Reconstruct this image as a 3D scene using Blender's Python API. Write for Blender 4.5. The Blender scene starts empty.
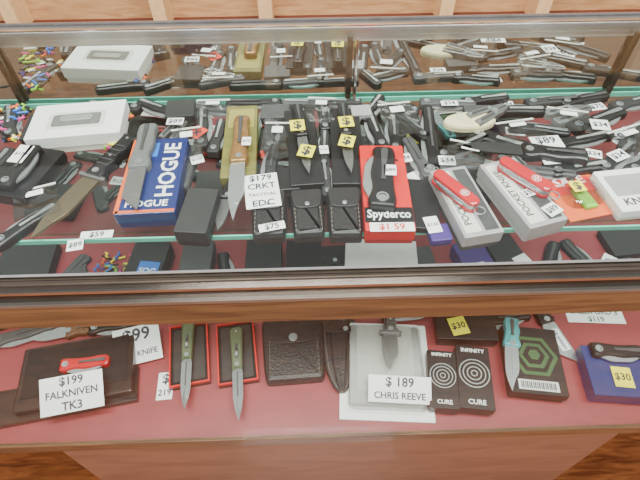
import bpy, math, random
from mathutils import Matrix, Vector
random.seed(4)
scene=bpy.context.scene
T=0.97; SH=T-.126; DK=T-.5
# ---------------- materials ----------------
def lin(c):
    return tuple(((v/255)/12.92 if v/255<.04045 else ((v/255+.055)/1.055)**2.4) for v in c)+(1,)
_m={}
def mat(name,rgb,rough=.5,metal=0,noise=0,nscale=60,bump=0,spec=.5,coat=0,emit=0):
    if name in _m: return _m[name]
    m=bpy.data.materials.new(name); m.use_nodes=True; nt=m.node_tree; b=nt.nodes['Principled BSDF']
    b.inputs['Base Color'].default_value=lin(rgb); b.inputs['Roughness'].default_value=rough
    b.inputs['Metallic'].default_value=metal; b.inputs['Specular IOR Level'].default_value=spec
    if coat: b.inputs['Coat Weight'].default_value=coat; b.inputs['Coat Roughness'].default_value=.08
    tc=nt.nodes.new('ShaderNodeTexCoord'); n=nt.nodes.new('ShaderNodeTexNoise'); n.inputs['Scale'].default_value=nscale
    n.inputs['Detail'].default_value=6
    nt.links.new(tc.outputs['Object'],n.inputs['Vector'])
    r=nt.nodes.new('ShaderNodeValToRGB'); c=lin(rgb); k=noise if noise else .08
    r.color_ramp.elements[0].position=.3; r.color_ramp.elements[1].position=.7
    r.color_ramp.elements[0].color=tuple(v*(1-k) for v in c[:3])+(1,)
    r.color_ramp.elements[1].color=tuple(min(1,v*(1+k)) for v in c[:3])+(1,)
    nt.links.new(n.outputs['Fac'],r.inputs['Fac']); nt.links.new(r.outputs['Color'],b.inputs['Base Color'])
    if bump:
        bp=nt.nodes.new('ShaderNodeBump'); bp.inputs['Strength'].default_value=bump; bp.inputs['Distance'].default_value=.002
        nt.links.new(n.outputs['Fac'],bp.inputs['Height']); nt.links.new(bp.outputs['Normal'],b.inputs['Normal'])
    _m[name]=m; return m
def wood(name,c1,c2,scale=(2,30,30),rough=.35,coat=.3):
    m=bpy.data.materials.new(name); m.use_nodes=True; nt=m.node_tree; b=nt.nodes['Principled BSDF']
    tc=nt.nodes.new('ShaderNodeTexCoord'); mp=nt.nodes.new('ShaderNodeMapping'); mp.inputs['Scale'].default_value=scale
    n=nt.nodes.new('ShaderNodeTexNoise'); n.inputs['Scale'].default_value=2.5; n.inputs['Detail'].default_value=9; n.inputs['Distortion'].default_value=1.2
    r=nt.nodes.new('ShaderNodeValToRGB'); r.color_ramp.elements[0].position=.35; r.color_ramp.elements[1].position=.65
    r.color_ramp.elements[0].color=lin(c1); r.color_ramp.elements[1].color=lin(c2)
    nt.links.new(tc.outputs['Object'],mp.inputs['Vector']); nt.links.new(mp.outputs['Vector'],n.inputs['Vector'])
    nt.links.new(n.outputs['Fac'],r.inputs['Fac']); nt.links.new(r.outputs['Color'],b.inputs['Base Color'])
    b.inputs['Roughness'].default_value=rough; b.inputs['Coat Weight'].default_value=coat
    return m
def glassmat(name,tint=(235,245,240),refl=.03,rough=.01):
    m=bpy.data.materials.new(name); m.use_nodes=True; nt=m.node_tree; nt.nodes.clear()
    o=nt.nodes.new('ShaderNodeOutputMaterial'); mx=nt.nodes.new('ShaderNodeMixShader')
    t=nt.nodes.new('ShaderNodeBsdfTransparent'); t.inputs['Color'].default_value=lin(tint)
    g=nt.nodes.new('ShaderNodeBsdfGlossy'); g.inputs['Roughness'].default_value=rough
    lw=nt.nodes.new('ShaderNodeLayerWeight'); lw.inputs[0].default_value=.5
    pw=nt.nodes.new('ShaderNodeMath'); pw.operation='POWER'; pw.inputs[1].default_value=5
    ma=nt.nodes.new('ShaderNodeMath'); ma.operation='MULTIPLY_ADD'; ma.inputs[1].default_value=.6; ma.inputs[2].default_value=refl
    nt.links.new(lw.outputs['Facing'],pw.inputs[0]); nt.links.new(pw.outputs[0],ma.inputs[0])
    nt.links.new(ma.outputs[0],mx.inputs[0]); nt.links.new(t.outputs[0],mx.inputs[1]); nt.links.new(g.outputs[0],mx.inputs[2])
    nt.links.new(mx.outputs[0],o.inputs[0]); return m
BLK=mat('black_plastic',(24,24,27),.35,noise=.2)
BLK2=mat('black_matte',(36,36,38),.6,noise=.2)
CHAR=mat('charcoal',(66,66,68),.5,noise=.2)
FOAM=mat('black_foam',(22,22,24),.95,noise=.3,nscale=300,bump=.4)
LEA=mat('black_leather',(34,32,34),.4,noise=.25,nscale=220,bump=.6)
LINE=mat('stitch_thread',(120,112,104),.8)
STL=mat('steel_blade',(205,210,214),.28,.85,nscale=200)
STD=mat('stonewashed_steel',(140,140,140),.38,.8,nscale=300)
SAT=mat('satin_grey_steel',(170,173,170),.4,.5)
CHR=mat('chrome',(215,215,215),.15,1)
GRYH=mat('grey_handle',(100,102,102),.55,noise=.25,nscale=400,bump=.3)
BRZ=mat('bronze_handle',(150,112,70),.4,.5,noise=.3,nscale=120)
BRB=mat('bronze_blade',(135,122,100),.3,.8)
OLV=mat('olive_box',(112,106,52),.5,noise=.2)
OLV2=mat('olive_light',(150,140,70),.5)
GRN=mat('green_handle',(92,104,78),.5,.2)
RED=mat('red_scale',(190,25,35),.22,coat=.5)
REDB=mat('red_card',(205,34,32),.4)
REDM=mat('dark_red_card',(160,28,34),.4)
WHT=mat('white_card',(240,240,238),.5,noise=.03)
PAP=mat('paper_tag',(243,243,242),.6,noise=.03)
OFF=mat('offwhite_card',(214,212,206),.5,noise=.05)
GRY=mat('grey_insert',(105,106,104),.6,noise=.15)
GRYL=mat('light_grey_box',(160,158,160),.35,noise=.08,coat=.3)
YEL=mat('yellow_sticker',(240,225,50),.5)
ORG=mat('orange_card',(225,100,45),.4)
ORT=mat('orange_red_tag',(225,70,50),.5)
INK=mat('ink',(35,38,60),.6)
INKB=mat('blue_ink',(30,50,120),.6)
INKG=mat('green_ink',(40,110,70),.6)
NAVY=mat('navy_card',(28,42,100),.35,coat=.3)
BLUE=mat('blue_sticker',(45,110,200),.4)
PURP=mat('purple_card',(70,48,120),.4)
TEAL=mat('teal_handle',(80,165,170),.35,.2)
CRM=mat('cream_pouch',(218,208,166),.7,noise=.1,bump=.3)
BRN=mat('brown_scale',(110,72,48),.5,noise=.4,nscale=150)
LIM=mat('lime_green',(140,200,60),.45)
PINK=mat('pink_cord',(215,60,140),.6)
DWOOD=mat('dark_box',(38,28,28),.3,noise=.3,coat=.4)
GREENP=mat('green_print',(56,90,54),.4)
BLISTER=glassmat('clear_plastic',(240,240,240),.08)
BAGM=glassmat('plastic_bag_film',(232,234,236),.16,.12)
# ---------------- builder ----------------
def rrect(w,l,r=.003,n=3):
    r=min(r,w/2*.99,l/2*.99); p=[]
    for cx,cy,a0 in ((w/2-r,l/2-r,0),(-w/2+r,l/2-r,90),(-w/2+r,-l/2+r,180),(w/2-r,-l/2+r,270)):
        for i in range(n+1):
            a=math.radians(a0+90*i/n); p.append((cx+r*math.cos(a),cy+r*math.sin(a)))
    return p
def circ(r,n=16,cx=0,cy=0): return [(cx+r*math.cos(2*math.pi*i/n),cy+r*math.sin(2*math.pi*i/n)) for i in range(n)]
def prof(rows):
    return [(r,y) for y,l,r in rows]+[(l,y) for y,l,r in reversed(rows)]
def smooth_prof(rows,n=5):
    out=[]
    for i in range(len(rows)-1):
        p0=rows[max(i-1,0)];p1=rows[i];p2=rows[i+1];p3=rows[min(i+2,len(rows)-1)]
        for k in range(n):
            t=k/n; out.append(tuple(.5*((2*b)+(-a+c)*t+(2*a-5*b+4*c-d)*t*t+(-a+3*b-3*c+d)*t**3) for a,b,c,d in zip(p0,p1,p2,p3)))
    out.append(rows[-1]); return prof(out)
_tc={}
def textmesh(s):
    if s in _tc: return _tc[s]
    cu=bpy.data.curves.new('t','FONT'); cu.body=s; cu.align_x='CENTER'; cu.align_y='CENTER'; cu.size=1; cu.resolution_u=2; cu.offset=.022
    ob=bpy.data.objects.new('t',cu); scene.collection.objects.link(ob)
    bpy.context.view_layer.update()
    me=ob.evaluated_get(bpy.context.evaluated_depsgraph_get()).to_mesh()
    v=[x.co.copy() for x in me.vertices]; f=[list(p.vertices) for p in me.polygons]
    bpy.data.objects.remove(ob); bpy.data.curves.remove(cu)
    _tc[s]=(v,f); return _tc[s]
class B:
    def __init__(s): s.v=[];s.f=[];s.fm=[];s.m=[];s.X=Matrix.Identity(4);s.sm=[]
    def mi(s,m):
        if m not in s.m: s.m.append(m)
        return s.m.index(m)
    def add(s,vs,fs,m,smooth=False):
        o=len(s.v); s.v+=[s.X@Vector(p) for p in vs]; k=s.mi(m)
        for f in fs: s.f.append([i+o for i in f]); s.fm.append(k); s.sm.append(smooth)
    def prism(s,pts,z0,z1,m,bev=0,smooth=False):
        n=len(pts); area=sum(pts[i][0]*pts[(i+1)%n][1]-pts[(i+1)%n][0]*pts[i][1] for i in range(n))
        if area<0: pts=pts[::-1]
        def ins(d):
            q=[]
            for i in range(n):
                a=Vector(pts[i-1]);b=Vector(pts[i]);c=Vector(pts[(i+1)%n])
                e1=(b-a);e2=(c-b)
                if e1.length<1e-9 or e2.length<1e-9: q.append(tuple(b)); continue
                e1.normalize();e2.normalize(); nn=Vector((-(e1+e2).y,(e1+e2).x))
                if nn.length<1e-6: q.append(tuple(b)); continue
                nn.normalize(); q.append((b.x+nn.x*d,b.y+nn.y*d))
            return q
        rings=[[(x,y,z0) for x,y in pts]]
        if bev:
            rings.append([(x,y,z1-bev) for x,y in pts]); rings.append([(x,y,z1-bev*.3) for x,y in ins(bev*.35)]); rings.append([(x,y,z1) for x,y in ins(bev)])
        else: rings.append([(x,y,z1) for x,y in pts])
        vs=[p for r in rings for p in r]; fs=[list(range(n))[::-1]]
        for k in range(len(rings)-1):
            for i in range(n):
                j=(i+1)%n; fs.append([k*n+i,k*n+j,(k+1)*n+j,(k+1)*n+i])
        fs.append([(len(rings)-1)*n+i for i in range(n)])
        s.add(vs,fs,m,smooth)
    def box(s,cx,cy,z0,w,l,h,m,bev=0,r=.001):
        X=s.X; s.X=X@Matrix.Translation((cx,cy,0)); s.prism(rrect(w,l,r,2),z0,z0+h,m,bev); s.X=X
    def cyl(s,cx,cy,z0,r,h,m,n=14,bev=0):
        X=s.X; s.X=X@Matrix.Translation((cx,cy,0)); s.prism(circ(r,n),z0,z0+h,m,bev); s.X=X
    def ring(s,cx,cy,z0,r,w,h,m,n=24):
        vs=[];fs=[]
        for i in range(n):
            a=2*math.pi*i/n; c,q=math.cos(a),math.sin(a)
            vs+=[(cx+r*c,cy+r*q,z0),(cx+r*c,cy+r*q,z0+h),(cx+(r-w)*c,cy+(r-w)*q,z0+h),(cx+(r-w)*c,cy+(r-w)*q,z0)]
        for i in range(n):
            j=(i+1)%n
            for k in range(4):
                l=(k+1)%4; fs.append([i*4+k,j*4+k,j*4+l,i*4+l])
        s.add(vs,fs,m)
    def text(s,t,cx,cy,z,size,m,rot=0,width=None,sy=1):
        v,f=textmesh(t)
        if width:
            w=max(p.x for p in v)-min(p.x for p in v); size=width/w
        M=Matrix.Translation((cx,cy,z))@Matrix.Rotation(math.radians(rot),4,'Z')
        s.add([M@Vector((p.x*size,p.y*size*sy,0)) for p in v],f,m)
    def tube(s,pts,r,m,n=6):
        vs=[];fs=[]
        for i,p in enumerate(pts):
            p=Vector(p); d=(Vector(pts[min(i+1,len(pts)-1)])-Vector(pts[max(i-1,0)])).normalized()
            u=d.cross(Vector((0,0,1))); u=u.normalized() if u.length>1e-4 else Vector((1,0,0)); w=d.cross(u)
            for k in range(n):
                a=2*math.pi*k/n; vs.append(tuple(p+u*r*math.cos(a)+w*r*math.sin(a)))
        for i in range(len(pts)-1):
            for k in range(n): fs.append([i*n+k,i*n+(k+1)%n,(i+1)*n+(k+1)%n,(i+1)*n+k])
        fs.append(list(range(n))); fs.append([(len(pts)-1)*n+k for k in range(n)][::-1])
        s.add(vs,fs,m,True)
    def done(s,name,x,y,z,ang=0,tx=0,ty=0):
        me=bpy.data.meshes.new(name); me.from_pydata([tuple(p) for p in s.v],[],s.f)
        for m in s.m: me.materials.append(m)
        for p,k,q in zip(me.polygons,s.fm,s.sm): p.material_index=k; p.use_smooth=q
        me.validate(); me.update()
        ob=bpy.data.objects.new(name,me); scene.collection.objects.link(ob)
        ob.location=(x,y,z); ob.rotation_euler=(math.radians(tx),math.radians(ty),math.radians(ang)); return ob
# ---------------- knives ----------------
def blade(b,y0,y1,w,z,m,kind='drop',th=.003,ox=0,grind=None):
    L=y1-y0; h=w/2
    if kind=='drop': rows=[(0,-h*.8,h*.8),(.08,-h*.8,h),(.35,-h*.8,h*1.02),(.6,-h*.75,h*.9),(.8,-h*.5,h*.55),(.93,-h*.2,h*.15),(1,-h*.02,h*.02)]
    elif kind=='tanto': rows=[(0,-h*.8,h*.8),(.1,-h*.85,h),(.7,-h*.85,h),(.72,-h*.85,h*.95),(1,-h*.8,-h*.75)]
    elif kind=='clip': rows=[(0,-h*.8,h*.8),(.1,-h*.8,h),(.55,-h*.8,h),(.75,-h*.3,h*.8),(.9,-h*.0,h*.5),(1,h*.18,h*.24)]
    elif kind=='hawk': rows=[(0,-h*.8,h*.8),(.2,-h,h*.9),(.5,-h*.8,h*.8),(.8,-h*.1,h*.9),(1,h*.8,h*.86)]
    rows=[(y0+L*t,ox+a,ox+c) for t,a,c in rows]
    P=smooth_prof(rows,4) if kind!='tanto' else prof(rows)
    b.prism(P,z,z+th,m,bev=0)
    R2=[(y,l,l+(r-l)*.5) for y,l,r in rows[:-2]]
    b.prism(prof(R2),z+th,z+th+.0008,grind or m,bev=.0004)
def dagger(b,y0,y1,w,z,m,th=.003):
    L=y1-y0;h=w/2
    rows=[(0,h*.85),(.06,h),(.55,h*.95),(.8,h*.6),(1,.0003)]
    vs=[];fs=[]
    for t,q in rows:
        y=y0+L*t; vs+=[(-q,y,z),(0,y,z+th),(q,y,z),(0,y,z-.0)]
    for i in range(len(rows)-1):
        for k in range(4): fs.append([i*4+k,i*4+(k+1)%4,(i+1)*4+(k+1)%4,(i+1)*4+k])
    fs.append([0,1,2,3]); b.add(vs,fs,m)
    b.box(0,y0+L*.3,z+th*.75,w*.12,L*.5,th*.35,CHAR,r=.0005)
def handle(b,y0,y1,w,z,th,m,kind='curve',screw=STL,bend=0):
    L=y1-y0;h=w/2
    if kind=='curve': rows=[(0,-h*.85,h*.8),(.1,-h,h),(.3,-h*.85,h*.75),(.55,-h*.75,h*.95),(.8,-h*.85,h*.8),(.95,-h*.75,h*.9),(1,-h*.4,h*.55)]
    elif kind=='straight': rows=[(0,-h*.9,h*.9),(.04,-h,h),(.5,-h*.92,h*.92),(.96,-h,h),(1,-h*.85,h*.85)]
    elif kind=='coffin': rows=[(0,-h*.8,h*.8),(.15,-h*.8,h*.8),(.7,-h*.95,h*.95),(.92,-h,h),(1,-h*.5,h*.5)]
    elif kind=='lobes': rows=[(0,-h*.9,h),(.1,-h,h*1.1),(.22,-h*.9,h*.7),(.38,-h*.85,h*.95),(.52,-h*.8,h*.7),(.68,-h*.85,h*.95),(.85,-h*.8,h*.8),(.97,-h*.9,h*1.15),(1,-h*.5,h*.7)]
    rows=[(y0+L*t,a+bend*t*t,c+bend*t*t) for t,a,c in rows]
    b.prism(smooth_prof(rows,4),z,z+th,m,bev=min(th*.35,w*.15))
    for t,r in ((.1,.17),(.45,.07),(.88,.08)):
        b.cyl(bend*t*t,y0+L*t,z+th-.0002,w*r,.0012,screw,10)
    return rows
def clip(b,y0,y1,w,z,m=STL):
    b.prism(smooth_prof([(y0,-w*.35,w*.35),(y0+(y1-y0)*.3,-w*.3,w*.3),(y0+(y1-y0)*.9,-w*.5,w*.5),(y1,-w*.3,w*.3)],3),z,z+.0016,m,bev=.0004)
def open_folder(name,x,y,z,L,W,ang,hm=BLK,bm=STL,kind='drop',split=.5,flip=1,hk='curve',tilt=0):
    b=B(); s=Matrix.Scale(flip,4,(1,0,0)); b.X=s
    ys=L/2-L*split
    b.X=s@Matrix.Rotation(math.pi,4,'Z')
    blade(b,-ys-.004,L/2,W*.82,.005,bm,kind)
    b.X=s
    handle(b,ys,L/2,W,0,.013,hm,hk); clip(b,ys+L*split*.35,L/2-.006,W*.22,.0135,CHAR)
    b.box(0,ys+.004,.004,W*.75,.006,.006,SAT)
    return b.done(name,x,y,z,ang,tilt)
def closed_folder(name,x,y,z,L,W,ang,hm=BLK,hk='curve',cl=CHAR,flip=1,bm=STL):
    b=B(); b.X=Matrix.Scale(flip,4,(1,0,0))
    b.prism(smooth_prof([(-L*.44,W*.1,W*.3),(-L*.2,W*.15,W*.62),(0,W*.15,W*.64),(L*.2,W*.1,W*.6),(L*.4,W*.1,W*.3)],4),.004,.0075,bm)
    handle(b,-L/2,L/2,W*.9,0,.013,hm,hk)
    clip(b,-L*.1,L*.44,W*.24,.0135,cl); b.ring(0,-L*.38,.0125,W*.2,W*.06,.002,STL,14)
    return b.done(name,x,y,z,ang)
def fixed_knife(name,x,y,z,L,W,ang,hm=BLK,bm=BLK,kind='clip',split=.45,flip=1,guard=STD):
    b=B(); s=Matrix.Scale(flip,4,(1,0,0)); ys=L/2-L*split; b.X=s@Matrix.Rotation(math.pi,4,'Z')
    blade(b,-ys,L/2,W,.006,bm,kind,th=.004); b.X=s
    handle(b,ys,L/2,W*.9,0,.017,hm,'lobes',screw=STL)
    b.box(0,ys,.001,W*1.35,.007,.014,guard,bev=.001,r=.002)
    for i in range(5): b.box(0,ys+L*split*(.25+.11*i),.0165,W*.6,.002,.0012,CHAR)
    return b.done(name,x,y,z,ang)
def otf_knife(name,x,y,z,L,W,ang,hm=GRN,split=.48):
    b=B(); ys=L/2-L*split; R=Matrix.Rotation(math.pi,4,'Z'); b.X=R
    dagger(b,-ys,L/2,W*.62,.006,STL); b.X=Matrix.Identity(4)
    handle(b,ys,L/2,W*.8,0,.012,hm,'coffin'); b.box(0,ys+L*split*.4,.0115,W*.2,L*split*.35,.0015,CHAR,bev=.0004)
    b.box(0,ys+L*split*.33,.0125,W*.16,.008,.003,SAT,bev=.0008)
    return b.done(name,x,y,z,ang)
def army_knife(name,x,y,z,L,W,ang):
    b=B(); P=rrect(W,L,W*.48,6)
    b.prism(P,0,.004,RED,bev=0); 
    Pi=rrect(W*.86,L*.96,W*.42,5)
    for i in range(4): b.prism(Pi,.004+i*.0022,.0055+i*.0022,STL); b.prism(rrect(W*.8,L*.93,W*.38,5),.0055+i*.0022,.0062+i*.0022,CHAR)
    b.prism(P,.0128,.018,RED,bev=.0022)
    b.box(0,L*.2,.0178,W*.12,W*.42,.0005,WHT); b.box(0,L*.2,.0178,W*.42,W*.12,.0005,WHT)
    b.ring(0,L*.2,.0177,W*.33,W*.04,.0006,WHT,16)
    b.ring(0,L*.5+.006,.008,.008,.0015,.0015,STL,18)
    b.prism(prof([(-L*.35,W*.42,W*.5),(-L*.1,W*.42,W*.62),(L*.3,W*.42,W*.55)]),.006,.009,STL)
    return b.done(name,x,y,z,ang)
def multitool(name,x,y,z,L,W,ang,m=SAT):
    b=B()
    for sx in (-1,1):
        b.X=Matrix.Rotation(math.radians(4*sx),4,'Z'); P=prof([(-L*.5,sx*W*.26-W*.2,sx*W*.26+W*.2),(-L*.3,sx*W*.28-W*.22,sx*W*.28+W*.22),(L*.1,sx*W*.24-W*.2,sx*W*.24+W*.2)])
        b.prism(P,0,.012,m,bev=.0015)
        b.box(sx*W*.26,-L*.2,.0119,W*.1,L*.4,.0012,CHAR)
        b.cyl(sx*W*.24,L*.05,.0115,W*.1,.002,STL); b.cyl(sx*W*.27,-L*.45,.0115,W*.08,.002,STL)
    b.X=Matrix.Identity(4)
    for sx in (-1,1):
        b.prism(smooth_prof([(L*.05,min(0,sx*W*.35),max(0,sx*W*.35)),(L*.2,min(0,sx*W*.38),max(0,sx*W*.38)),(L*.35,min(sx*W*.04,sx*W*.28),max(sx*W*.04,sx*W*.28)),(L*.5,min(sx*.0005,sx*W*.12),max(sx*.0005,sx*W*.12))],4),.002,.010,STD,bev=.001)
    b.cyl(0,L*.12,.0095,W*.16,.002,STL)
    return b.done(name,x,y,z,ang)
# ---------------- boxes, pouches, tags ----------------
def lid_box(name,x,y,z,W,L,H,ang,m,lid=None,extra=None):
    b=B(); lid=lid or m
    b.box(0,0,0,W*.97,L*.97,H*.5,m,r=.002); b.box(0,0,H*.35,W,L,H*.65,lid,bev=.0012,r=.002)
    if extra: extra(b,W,L,H)
    return b.done(name,x,y,z,ang)
def tray(name,x,y,z,W,L,H,ang,rim,inner=FOAM,t=.003,base=BLK):
    b=B(); b.box(0,0,0,W,L,H*.55,base,r=.002)
    for sx in (-1,1): b.box(sx*(W/2-t/2),0,H*.5,t,L,H*.5,rim,r=.0008); b.box(0,sx*(L/2-t/2),H*.5,W-2*t,t,H*.5,rim,r=.0008)
    b.box(0,0,H*.55,W-2*t,L-2*t,H*.12,inner,r=.001)
    b.box(0,0,H*.66,W*.78,L*.86,H*.1,BLK2,r=.004)
    return b.done(name,x,y,z,ang)
def pouch(name,x,y,z,W,L,H,ang,m=LEA,flap=True,taper=.9):
    b=B(); h=W/2
    b.prism(smooth_prof([(-L/2,-h*taper*.8,h*taper*.8),(-L*.44,-h*taper,h*taper),(0,-h*.98,h*.98),(L*.42,-h,h),(L/2,-h*.85,h*.85)],4),0,H,m,bev=H*.4)
    if flap:
        b.prism(smooth_prof([(L*.05,-h*.35,h*.35),(L*.12,-h*.8,h*.8),(L*.42,-h*.93,h*.93),(L*.48,-h*.8,h*.8)],4),H-.0005,H+.0025,m,bev=.001)
        b.cyl(0,L*.13,H+.002,W*.07,.0022,STL,14,bev=.0006)
    for i in range(int(L/.008)):
        yy=-L*.42+i*.008
        if yy>L*.4: break
        for sx in (-1,1): b.box(sx*h*.76,yy,H-.0004,.0009,.0045,.0008,LINE,r=.0002)
    return b.done(name,x,y,z,ang)
def sheath(name,x,y,z,W,L,H,ang):
    b=B(); h=W/2
    rows=[(-L/2,-h*.15,h*.15),(-L*.42,-h*.45,h*.4),(-L*.2,-h*.8,h*.65),(.1*L,-h*.95,h*.85),(.4*L,-h,h),(L/2,-h*.8,h*.9)]
    b.prism(smooth_prof(rows,5),0,H,LEA,bev=H*.3)
    b.prism(smooth_prof([(a,l*.5,r*.5) for a,l,r in rows],5),H-.001,H+.005,LEA,bev=.004)
    for i in range(26):
        t=i/25; yy=-L*.44+t*L*.85
        for k in range(len(rows)-1):
            if rows[k][0]<=yy<=rows[k+1][0]:
                q=(yy-rows[k][0])/(rows[k+1][0]-rows[k][0]); l=rows[k][1]+(rows[k+1][1]-rows[k][1])*q; r=rows[k][2]+(rows[k+1][2]-rows[k][2])*q
                b.box(l*.8,yy,H-.0004,.0012,.0035,.0009,LINE,r=.0003); b.box(r*.8,yy,H-.0004,.0012,.0035,.0009,LINE,r=.0003)
    b.box(0,L*.3,H+.003,W*.7,.014,.004,LEA,bev=.001); b.cyl(W*.2,L*.3,H+.0065,.005,.002,STL)
    return b.done(name,x,y,z,ang)
def tag(x,y,z,W,L,ang,lines=('$59',),m=PAP,ink=INK,name='price_tag',tx=0,ty=0,string=False):
    b=B(); b.box(0,0,0,W,L,.0006,m,r=.0008)
    n=len(lines)
    for i,t in enumerate(lines):
        yy=L*(.5-(i+.5)/n)
        w=W*.82; v,f=textmesh(t); tw=max(p.x for p in v)-min(p.x for p in v)
        sz=min(w/tw, L/n*.95); b.text(t,0,yy,.0008,sz,ink)
    if string: b.tube([(0,L/2,.001),(W*.1,L*.7,.004),(W*.05,L*.95,.004)],.0004,PAP)
    return b.done(name,x,y,z,ang,tx,ty)
def barcode(b,cx,cy,z,w,h,m=INK):
    xx=-w/2
    i=0
    while xx<w/2:
        ww=(.0006,.0012,.0009,.0018)[i%4]*.8; b.box(cx+xx,cy,z,ww,h,.0003,m,r=.0001); xx+=ww*2; i+=1
def lanyards(x,y,z,w,l,n):
    b=B(); cs=(LIM,PINK,YEL,BLUE,WHT,ORG,PURP,BLK,GREENP,BLK)
    for i in range(n):
        cx=random.uniform(-w/2,w/2); cy=random.uniform(-l/2,l/2); a=random.uniform(0,3.14); q=random.uniform(.006,.012)
        pts=[(cx+math.cos(a)*t*q+.003*math.sin(t*4),cy+math.sin(a)*t*q,.004+.003*(i%4)) for t in (-1,-.5,0,.5,1)]
        b.tube(pts,.0024,cs[i%10],7)
    return b.done('paracord_lanyards',x,y,z)
def bag(x,y,z,w,l,ang):
    b=B(); n=9; vs=[];fs=[]
    ph=random.uniform(0,6)
    for i in range(n+1):
        for j in range(n+1):
            u,v=i/n-.5,j/n-.5; zz=.0025+.0022*math.sin(u*9+ph+v*5)+.0015*math.sin(v*14+ph*2+u*3); vs.append((u*w,v*l,max(zz,0)))
    for i in range(n):
        for j in range(n): a=i*(n+1)+j; fs.append([a,a+n+1,a+n+2,a+1])
    b.add(vs,fs,BAGM,True); b.box(0,l*.47,.004,w*.98,.004,.001,OFF,r=.0003); b.box(0,l*.25,.006,w*.4,l*.18,.0005,PAP)
    return b.done('plastic_bag',x,y,z,ang)

# ======================= ROOM + CASE =======================
CW=2.6
oak=wood('oak_laminate',(86,58,38),(128,90,58))
oakd=wood('oak_floor',(92,48,24),(140,84,46),scale=(3,22,3),rough=.3)
tan=wood('tan_wood',(176,130,86),(206,162,112),scale=(3,3,20),rough=.5)
maroon=mat('maroon_velvet',(142,58,64),.4,noise=.12,nscale=9)
mahog=mat('mahogany_board',(92,42,32),.5,noise=.2)
BASEM=wood('brown_base_panel',(136,92,70),(154,106,82),scale=(2,8,8),rough=.5,coat=.1)
RAILD=mat('dark_bronze_rail',(74,66,58),.25,.85,noise=.2,nscale=20)
RAILS=mat('brushed_aluminium',(175,173,168),.3,.9,nscale=30)
EDGE=mat('green_glass_edge',(90,190,170),.15,coat=.5)
GL=glassmat('case_glass',(247,250,248),.028)
MIR=bpy.data.materials.new('mirror'); MIR.use_nodes=True; mb=MIR.node_tree.nodes['Principled BSDF']; mb.inputs['Metallic'].default_value=1; mb.inputs['Roughness'].default_value=.015; mb.inputs['Base Color'].default_value=lin((222,226,224))
def slab(name,x0,x1,y0,y1,z0,z1,m,bev=0):
    b=B(); b.prism([(x0,y0),(x1,y0),(x1,y1),(x0,y1)],z0,z1,m,bev); return b.done(name,0,0,0)
slab('floor',-3,3,-2.5,3,-.05,0,oakd)
slab('wall_back',-3,3,2.2,2.25,0,2.7,mat('wall_paint',(170,150,130),.8))
case=bpy.data.objects.new('glass_display_case',None); scene.collection.objects.link(case)
def part(o): o.parent=case; return o
part(slab('plinth',-.50,.60,.02,.50,0,DK-.03,BASEM))
b=B()
b.box(0,.26,DK-.03,CW,.52,.03,oak,bev=.002); part(b.done('deck_frame',0,0,0))
b=B(); b.box(0,.252,0,CW-.01,.49,.002,maroon); part(b.done('deck_lining',0,0,DK-.0015))
b=B()
b.box(0,-.002,T-.034,CW,.010,.036,RAILD,bev=.002); b.box(0,-.0085,T-.010,CW,.004,.004,CHR); b.box(0,-.009,T-.032,CW,.005,.005,RAILS); b.box(0,.0045,T-.001,CW,.003,.004,CHR)
part(b.done('front_rail',0,0,0))
b=B(); b.box(0,.0,T-.080,CW,.012,.046,oak,bev=.001); part(b.done('front_apron',0,0,0))
b=B(); b.box(0,.52,T-.03,CW,.036,.034,RAILS,bev=.002); b.box(0,.525,T+.004,CW,.006,.003,CHAR); b.box(0,.505,T-.02,CW,.004,.026,CHR); part(b.done('rear_rail',0,0,0))
b=B()
for x,w,m in ((-.525,.009,RAILD),(.072,.010,RAILD),(.084,.005,CHR),(.56,.008,RAILD)): b.box(x,.492,SH,w,.008,T-SH-.01,m,bev=.001)
part(b.done('mirror_door_stiles',0,0,0))
b=B(); b.box(0,.503,DK,CW,.006,T-DK-.02,MIR); part(b.done('mirror_doors',0,0,0))
b=B(); b.box(0,.25,T-.004,CW,.49,.005,GL); part(b.done('top_glass',0,0,0))
b=B(); b.box(0,.004,DK,CW,.004,T-.074-DK,GL); part(b.done('front_glass',0,0,0))
b=B(); b.box(0,.328,SH-.008,CW,.33,.008,GL); b.box(0,.1615,SH-.0075,CW,.003,.0075,EDGE); b.box(0,.4925,SH-.0085,CW,.003,.009,EDGE)
part(b.done('glass_shelf',0,0,0))
b=B()
for x in (-1.29,1.29): b.box(x,.25,DK,.02,.5,T-DK,RAILD)
for x in (-1.29,1.29): b.box(x,.009,DK,.02,.018,T-DK-.03,RAILD)
part(b.done('end_frames',0,0,0))
cab=bpy.data.objects.new('wooden_wall_cabinet',None); scene.collection.objects.link(cab)
b=B(); b.box(0,1.40,0,4,.03,1.6,tan)
UP=mat('tan_upright',(226,186,136),.5,noise=.1)
for x in (-1.4,-.96,-.48,-.135,.46,.78,1.2): b.box(x,1.34,.575,.045,.09,1.0,UP)
b.box(0,1.335,.555,4,.13,.03,mahog,bev=.003); b.box(0,1.36,0,4,.05,.555,mahog)
o=b.done('carcass',0,0,0); o.parent=cab

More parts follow.
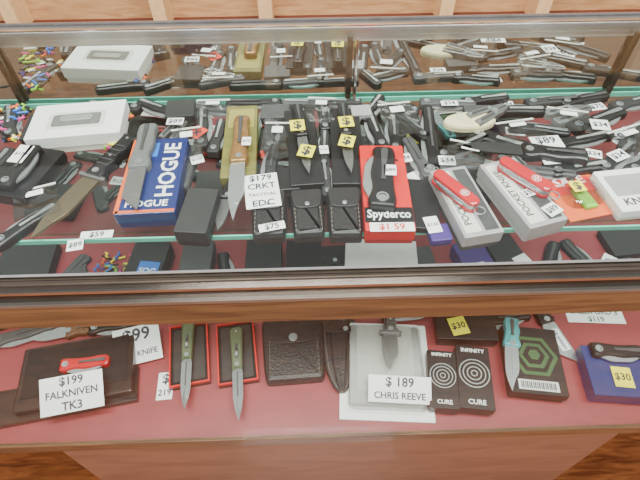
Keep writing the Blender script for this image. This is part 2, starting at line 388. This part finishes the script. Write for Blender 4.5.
# ======================= UPPER SHELF =======================
S=SH+.0005
FK='folding_knife'; XK='fixed_blade_knife'; KB='knife_box'
def ex_white(b,W,L,H):
    b.box(0,-.003,H-.0003,W*.62,L*.5,.0006,OFF,r=.008); b.box(0,-.003,H,W*.52,L*.34,.001,GRY,r=.004)
    b.prism(rrect(W*.36,L*.16,.006),H+.0008,H+.003,SAT,bev=.0008)
lid_box('white_gift_box',-.388,.40,S,.150,.093,.032,6,OFF,WHT,ex_white)
lid_box('black_knife_case',-.440,.285,S,.075,.11,.022,-14,BLK2,BLK)
closed_folder(FK,-.44,.285,S+.0225,.095,.028,-10)
fixed_knife(XK,-.338,.262,S+.004,.235,.034,-22,bm=BRB)
def ex_hogue(b,W,L,H):
    b.box(-W*.5+.003,0,H-.0005,.006,L*.98,.001,ORG); b.box(0,-L*.475,H-.0005,W*.96,.005,.001,ORG)
    b.text('HOGUE',W*.27,L*.05,H+.0006,.02,WHT,rot=90,width=L*.72); b.text('HOGUE',W*.0,-L*.39,H+.0006,.02,WHT,width=W*.7)
    b.box(-W*.2,L*.33,H-.0002,W*.4,L*.2,.0006,BLUE)
lid_box(KB,-.235,.262,S,.085,.165,.03,2,NAVY,NAVY,ex_hogue)
open_folder(FK,-.256,.275,S+.0305,.19,.034,3,GRYH,STD,'tanto',.56)
lid_box(KB,-.16,.185,S,.045,.085,.03,-6,BLK,BLK2)
def ex_ol(b,W,L,H): b.box(0,L*.3,H-.0002,W*.8,L*.28,.0006,OLV2)
lid_box(KB,-.114,.352,S,.054,.185,.02,2,OLV,OLV,ex_ol)
open_folder(FK,-.110,.283,S+.0205,.235,.03,2,BRZ,STL,'clip',.5)
tag(-.072,.226,S+.0235,.05,.07,8,('$179','CRKT','TACTICAL','EDC'))
for x,y,w,l,a in ((-.061,.187,.05,.085,2),(-.006,.187,.047,.085,3),(.047,.187,.05,.09,-1)): pouch('leather_pouch',x,y,S,w,l,.02,a)
for x,a in ((-.012,4),(.059,-1)):
    lid_box(KB,x,.337,S,.051,.19,.018,a,CHAR,BLK)
    open_folder(FK,x,.345,S+.0185,.175,.022,a+2,BLK,STD,'drop',.5)
def ex_sp(b,W,L,H):
    b.box(0,-L*.34,H-.0003,W*.98,L*.16,.0006,BLK); b.text('Spyderco',0,-L*.335,H+.0006,.012,WHT,width=W*.88,sy=1.3); b.box(0,L*.3,H-.0002,W*.7,.004,.0006,BLK)
lid_box(KB,.108,.226,S,.068,.178,.03,-2,REDM,REDB,ex_sp)
closed_folder(FK,.105,.235,S+.0305,.126,.044,-8,hk='curve',flip=-1)
tag(.107,.142,S+.0312,.06,.016,-1,('$1 59',),WHT,REDB)
b=B(); b.prism([(math.cos(t*math.pi/12)*.045,math.sin(t*math.pi/12)*.022) for t in range(24)],0,.012,CRM,bev=.005); b.done('cream_pouch',.27,.385,S+.014,5)
def ex_gb(b,W,L,H): b.box(-W*.22,0,H-.0002,W*.4,L*.9,.0008,OFF); b.box(W*.25,0,H-.0002,W*.35,L*.9,.0006,CHAR); b.text('POCKET KNIFE',-W*.25,0,H+.0008,.01,CHAR,rot=90,width=L*.7)
lid_box(KB,.217,.192,S,.056,.135,.03,10,CHAR,GRYL,ex_gb)
army_knife('army_knife',.202,.200,S+.031,.082,.019,-147)
lid_box(KB,.302,.207,S,.06,.135,.03,16,GRYL,GRYL,ex_gb)
army_knife('army_knife',.308,.225,S+.031,.086,.020,-142)
b=B(); b.box(0,0,0,.085,.09,.002,ORG); b.box(0,.02,.002,.07,.03,.0008,REDB); b.prism(rrect(.06,.05,.015,4),.002,.014,BLISTER,bev=.004); b.box(0,-.01,.003,.02,.04,.006,LIM,bev=.002); b.text('SALE',0,.03,.0032,.01,WHT,width=.05)
b.done('blister_pack',.403,.222,S,12)
def ex_wc(b,W,L,H): b.box(0,L*.1,H-.0002,W*.8,L*.5,.0006,GRYL); b.text('KNIVES',0,-L*.3,H+.0006,.01,CHAR,width=W*.7)
lid_box('white_carton',.475,.216,S,.085,.085,.02,6,OFF,WHT,ex_wc)
tag(.386,.312,S+.016,.05,.068,4,('$89','COLUMBIA','RIVER'))
for x,y,a in ((-.006,.300,-15),(-.020,.365,5),(.058,.322,-15),(.060,.372,5)): tag(x,y,S+.0345,.024,.028,a,('$',),YEL,INK,'price_sticker')
for x,y,l,w,a,z in ((.201,.350,.20,.026,-6,0),(.222,.285,.095,.034,-80,0),(.165,.400,.11,.024,35,0),(.172,.31,.10,.026,12,0),
  (.364,.43,.11,.03,-92,0),(.318,.345,.11,.042,-120,.0),(.50,.40,.12,.034,-66,0),(.56,.36,.12,.034,-50,0),
  (-.403,.185,.10,.026,-40,0),(-.522,.43,.10,.03,20,0),(-.50,.30,.11,.03,-10,0),(-.49,.20,.10,.03,25,0),
  (-.195,.30,.10,.034,-8,0),(-.185,.40,.11,.028,6,0),(-.155,.375,.09,.024,-4,0),(-.166,.455,.09,.028,75,0),
  (-.068,.385,.10,.026,3,0),(-.062,.30,.095,.024,-5,0),(.024,.428,.09,.024,4,0),(.023,.335,.095,.020,-3,0),(.0225,.265,.08,.02,3,0),
  (.111,.446,.085,.024,-30,0),(.112,.382,.10,.026,8,0),(.142,.373,.10,.024,-5,0),(.156,.445,.08,.024,70,0),
  (.25,.335,.11,.028,-60,0),(.39,.375,.10,.028,-105,0),(.45,.345,.12,.028,-75,0),(.42,.275,.10,.03,-80,0),(.49,.30,.10,.03,-50,0),(.54,.29,.11,.03,-60,0),
  (.591,.45,.11,.03,-70,0),(.44,.455,.10,.028,-85,0),(.25,.455,.1,.026,-95,0),(.32,.465,.09,.026,-80,0),(-.35,.468,.1,.026,80,0),(-.27,.46,.09,.028,60,0),(-.10,.47,.10,.024,88,0),(-.01,.465,.08,.024,85,0),(.06,.465,.07,.02,88,0),(.5,.46,.1,.028,-75,0),(.36,.27,.1,.024,-100,0)):
    closed_folder(FK,x,y,S+z,l,w,a,hm=random.choice((BLK,BLK,BLK2,CHAR)),flip=random.choice((1,-1)),cl=random.choice((CHAR,SAT,STL)))
open_folder(FK,.335,.305,S+.014,.20,.036,-100,BLK,BLK2,'drop',.5)
open_folder(FK,-.125,.225,S,.12,.024,-8,BLK,STD)
for x,y,w,l,h,a,m1,m2 in ((.160,.205,.05,.10,.012,-8,BLK2,BLK),(-.035,.262,.035,.05,.014,3,CHAR,BLK),(.176,.148,.03,.03,.012,5,NAVY,PURP),(-.226,.442,.05,.05,.02,4,CHAR,BLK2),(.30,.42,.06,.03,.018,-4,BLK,CHAR),(.09,.425,.035,.03,.02,4,SAT,GRYL),(-.46,.40,.04,.07,.02,4,BLK,BLK2),(-.06,.435,.05,.04,.015,0,BLK,CHAR)):
    lid_box(KB,x,y,S,w,l,h,a,m1,m2)
multitool('multitool',.46,.42,S,.09,.04,-70); multitool('multitool',.307,.40,S+.018,.08,.032,-60,STD); multitool('multitool',-.228,.40,S,.07,.03,-20,STD)
lanyards(-.325,.405,S,.02,.10,26); lanyards(-.53,.42,S,.07,.1,50); lanyards(-.55,.33,S,.05,.08,30)
for x,y,w,l,a in ((.155,.40,.06,.09,8),(.02,.43,.05,.07,-5),(-.20,.345,.05,.08,10),(.44,.385,.07,.06,-15),(.35,.36,.07,.05,10),(-.055,.35,.045,.09,-3),(.53,.33,.07,.06,20),(-.17,.44,.06,.05,0),(.25,.30,.07,.06,-20),(-.40,.22,.06,.06,20)):
    bag(x,y,S+.0155,w,l,a)
for x,y,z,w,l,a in ((-.443,.305,.037,.024,.04,-10),(-.304,.168,.001,.045,.014,3),(-.329,.15,.001,.022,.02,10),(-.227,.40,.022,.028,.018,0),(-.256,.459,.001,.03,.014,-5),
  (-.179,.308,.0155,.02,.02,20),(-.10,.325,.036,.014,.02,0),(-.055,.155,.0235,.036,.014,12),(.022,.325,.0155,.014,.02,4),(.156,.435,.001,.026,.02,-10),
  (.214,.292,.0155,.026,.022,-4),(.148,.30,.0155,.022,.02,10),(.17,.26,.001,.026,.05,28),(.168,.16,.0135,.02,.03,8),(.275,.445,.001,.026,.014,10),(.31,.2,.0325,.022,.014,20),(.331,.166,.0325,.024,.02,30),
  (.417,.435,.001,.03,.014,5),(.490,.374,.0155,.03,.028,-10),(.529,.358,.001,.05,.034,30),(.487,.295,.0155,.03,.022,25),(.352,.379,.001,.032,.02,-12),(.249,.445,.0155,.03,.014,0),(.52,.446,.001,.03,.02,10),(.115,.24,.045,.018,.022,-5),(-.02,.45,.001,.02,.014,0),(.36,.46,.001,.024,.016,0),(.56,.32,.001,.05,.02,35),(.45,.30,.0155,.024,.02,-20)):
    tag(x,y,S+z,w,l,a,(random.choice(('$59','$89','$34','$120','$75')),))
tag(-.188,.378,S+.0155,.024,.028,-35,('x',),ORT,INK); tag(-.072,.335,S+.001,.018,.02,15,('$',),ORT,INK,'price_sticker'); tag(.396,.227,S+.016,.020,.022,10,('$',),YEL,INK,'price_sticker')

# ======================= LOWER DECK =======================
D=DK+.001
b=B(); b.box(-.02,-.03,0,.26,.07,.012,DWOOD,bev=.002); b.box(0,.012,.0,.21,.13,.028,DWOOD,bev=.003,r=.004); b.box(0,.02,.0281,.19,.10,.001,FOAM)
b.done('display_stand_box',-.455,.12,D,10)
closed_folder(FK,-.44,.14,D+.0295,.09,.03,-83,RED)
tag(-.443,.078,D+.045,.11,.066,10,('$199','FALKNIVEN','TK3'),tx=25)
tag(-.355,.185,D+.02,.09,.075,14,('$99','EDC KNIFE'),tx=20)
for x,y,a,xk,yk in ((-.251,.166,9,-.25,.143),(-.157,.167,8,-.150,.120)):
    tray(KB,x,y,D,.077,.132,.016,a,REDB,FOAM)
    otf_knife('switchblade_knife',xk,yk,D+.0175,.19,.032,6)
tag(-.29,.105,D+.001,.03,.055,4,('$','219'))
pouch('leather_pouch',-.043,.170,D,.125,.14,.024,3,taper=.9)
b=B(); b.box(0,0,0,.175,.20,.004,WHT); b.box(0,.01,.004,.14,.17,.014,WHT,bev=.003,r=.004); b.box(0,.02,.018,.11,.14,.001,OFF,r=.01); b.prism(rrect(.145,.175,.01,4),.0185,.024,BLISTER,bev=.003)
b.done('clear_knife_package',.135,.124,D,-4)
sheath('leather_sheath',.048,.158,D+.0045,.072,.16,.012,0)
fixed_knife(XK,.150,.180,D+.025,.14,.032,-5,GRYH,STD)
tag(.153,.070,D+.035,.115,.048,-5,('$ 189','CHRIS REEVE'),tx=20)
def ex_ring(b,W,L,H):
    for r in (.45,.34,.22,.1): b.ring(0,L*.05,H-.0002,W*r,W*.03,.0007,SAT,28)
    b.text('CURE',0,-L*.40,H+.0006,.01,WHT,width=W*.5); b.text('INFINITY',0,L*.42,H+.0006,.01,WHT,width=W*.7)
for x,y,w,l,a in ((.238,.091,.055,.114,-7),(.298,.093,.064,.125,-8)): lid_box('ring_box',x,y,D,w,l,.03,a,CHAR,BLK,ex_ring)
lid_box(KB,.307,.205,D,.12,.07,.03,-4,CHAR,BLK); tag(.29,.2,D+.032,.035,.04,10,('$30',),YEL,INK,'price_sticker')
def ex_hex(b,W,L,H):
    for r in (.44,.36,.28): b.prism(circ(W*r,6,0,L*.05),H-.0002+(.44-r)*.01,H+.0008+(.44-r)*.01,BLK if .3<r<.4 else GREENP)
    b.prism(circ(W*.2,6,0,L*.05),H,H+.0038,BLK); b.prism(circ(W*.11,6,0,L*.05),H,H+.005,GREENP); b.box(0,-L*.38,H-.0002,W*.7,L*.14,.0006,OFF); barcode(b,0,-L*.38,H+.0004,W*.6,L*.09)
lid_box(KB,.42,.124,D,.105,.14,.03,-8,BLK2,BLK,ex_hex)
open_folder(FK,.379,.135,D+.031,.155,.034,-14,TEAL,STL,'clip',.42)
b=B(); b.X=Matrix.Rotation(math.pi,4,'Z'); blade(b,-.03,.065,.034,.004,STL,'tanto'); b.X=Matrix.Identity(4); handle(b,.03,.11,.036,0,.012,BLK); b.box(0,-.01,.0085,.02,.05,.0006,PAP); b.text('GERBER $59',0,-.01,.0095,.01,INKB,rot=90,width=.045)
b.done(FK,.494,.185,D,14)
lid_box(KB,.569,.093,D,.115,.10,.035,-6,PURP,NAVY); closed_folder(FK,.58,.13,D+.0355,.1,.035,-95); tag(.57,.08,D+.0365,.035,.04,-8,('$30',),YEL,INK,'price_sticker')
open_folder(FK,-.514,.225,D,.134,.034,-77,BRN,STL)
lid_box('white_carton',.147,.350,D,.155,.10,.07,-5,OFF,WHT); tag(.165,.315,D+.0715,.07,.02,-4,('$1 59',),WHT,REDB)
for x,y,w,l,h,a,m1,m2 in ((-.65,.40,.12,.10,.03,5,BLK,BLK2),(-.367,.37,.08,.12,.05,-5,BLK,BLK2),(-.261,.38,.07,.11,.04,0,BLK,CHAR),(-.111,.37,.08,.13,.04,0,BLK,BLK2),(-.02,.37,.08,.12,.04,0,BLK,BLK),(.25,.36,.05,.10,.03,5,BLK,CHAR),(.365,.35,.07,.13,.04,12,PURP,PURP),(.439,.37,.07,.12,.04,15,BLK,BLK2),(.738,.42,.10,.08,.02,5,BLK,BLK2)):
    lid_box(KB,x,y,D,w,l,h,a,m1,m2)
pouch('leather_pouch',.05,.36,D,.07,.12,.03,3)
for x,y,l,w,a in ((-.56,.36,.15,.04,-25),(-.50,.33,.14,.036,30),(-.20,.36,.13,.036,10),(-.31,.31,.12,.034,-60),(.54,.37,.14,.04,-30),(.62,.37,.14,.04,20),(.69,.33,.13,.036,-40),(-.60,.225,.13,.036,-70),(-.411,.24,.12,.034,-80),(-.20,.262,.12,.03,-85),(.20,.25,.12,.03,-85),(.395,.228,.12,.034,-80),(-.67,.30,.13,.04,20)):
    closed_folder(FK,x,y,D,l,w,a,hm=random.choice((BLK,BLK2,CHAR)))
open_folder(FK,-.03,.268,D,.16,.026,-85,BLK,STL)
multitool('multitool',.57,.30,D,.12,.05,-25); multitool('multitool',.48,.29,D,.11,.045,-60); lanyards(-.453,.36,D,.08,.13,60)
for x,y,z,w,l,a in ((-.538,.235,.001,.05,.04,15),(-.375,.33,.051,.04,.02,5),(-.51,.33,.016,.04,.03,10),(.36,.32,.041,.045,.06,10),(.47,.34,.041,.035,.06,25),(.68,.35,.016,.06,.05,-40),(-.22,.33,.016,.03,.02,0),(-.10,.33,.041,.05,.02,20)):
    tag(x,y,D+z,w,l,a,(random.choice(('$59','$89','$34','$120','$75')),))
tag(.594,.232,D+.001,.12,.035,-4,('BRADFORD 3','$119'),PAP,INKG)
tag(-.360,.345,D+.0505,.045,.05,-8,('SOG',),BLUE,WHT,'price_sticker')

# ======================= LIGHTS + CAMERA =======================
def area(n,loc,sx,sy,p,col=(1,.975,.94),rot=(0,0,0)):
    l=bpy.data.lights.new(n,'AREA'); l.shape='RECTANGLE'; l.size=sx; l.size_y=sy; l.energy=p; l.color=col
    o=bpy.data.objects.new(n,l); scene.collection.objects.link(o); o.location=loc; o.rotation_euler=rot
area('ceiling_light',(-.6,.1,2.6),1.2,.3,68); area('ceiling_light',(.9,.1,2.6),1.2,.3,68); area('ceiling_light',(0,-.9,2.6),1.2,.3,66)
w=bpy.data.worlds.new('world'); scene.world=w; w.use_nodes=True; w.node_tree.nodes['Background'].inputs[0].default_value=(1,.97,.93,1); w.node_tree.nodes['Background'].inputs[1].default_value=.95
yaw,roll,pitch=.024,-.007,math.radians(50)
cp,sp=math.cos(pitch),math.sin(pitch)
F=Vector((math.sin(yaw)*cp,math.cos(yaw)*cp,-sp)); R=Vector((math.cos(yaw),-math.sin(yaw),0)); U=R.cross(F)
c,s=math.cos(roll),math.sin(roll); R2=c*R+s*U; U2=-s*R+c*U
M=Matrix((R2,U2,-F)).transposed().to_4x4(); M.translation=Vector((0,-.282,T+.388))
cd=bpy.data.cameras.new('camera'); cd.sensor_width=36; cd.lens=27; cd.clip_start=.01
co=bpy.data.objects.new('camera',cd); scene.collection.objects.link(co); co.matrix_world=M; scene.camera=co
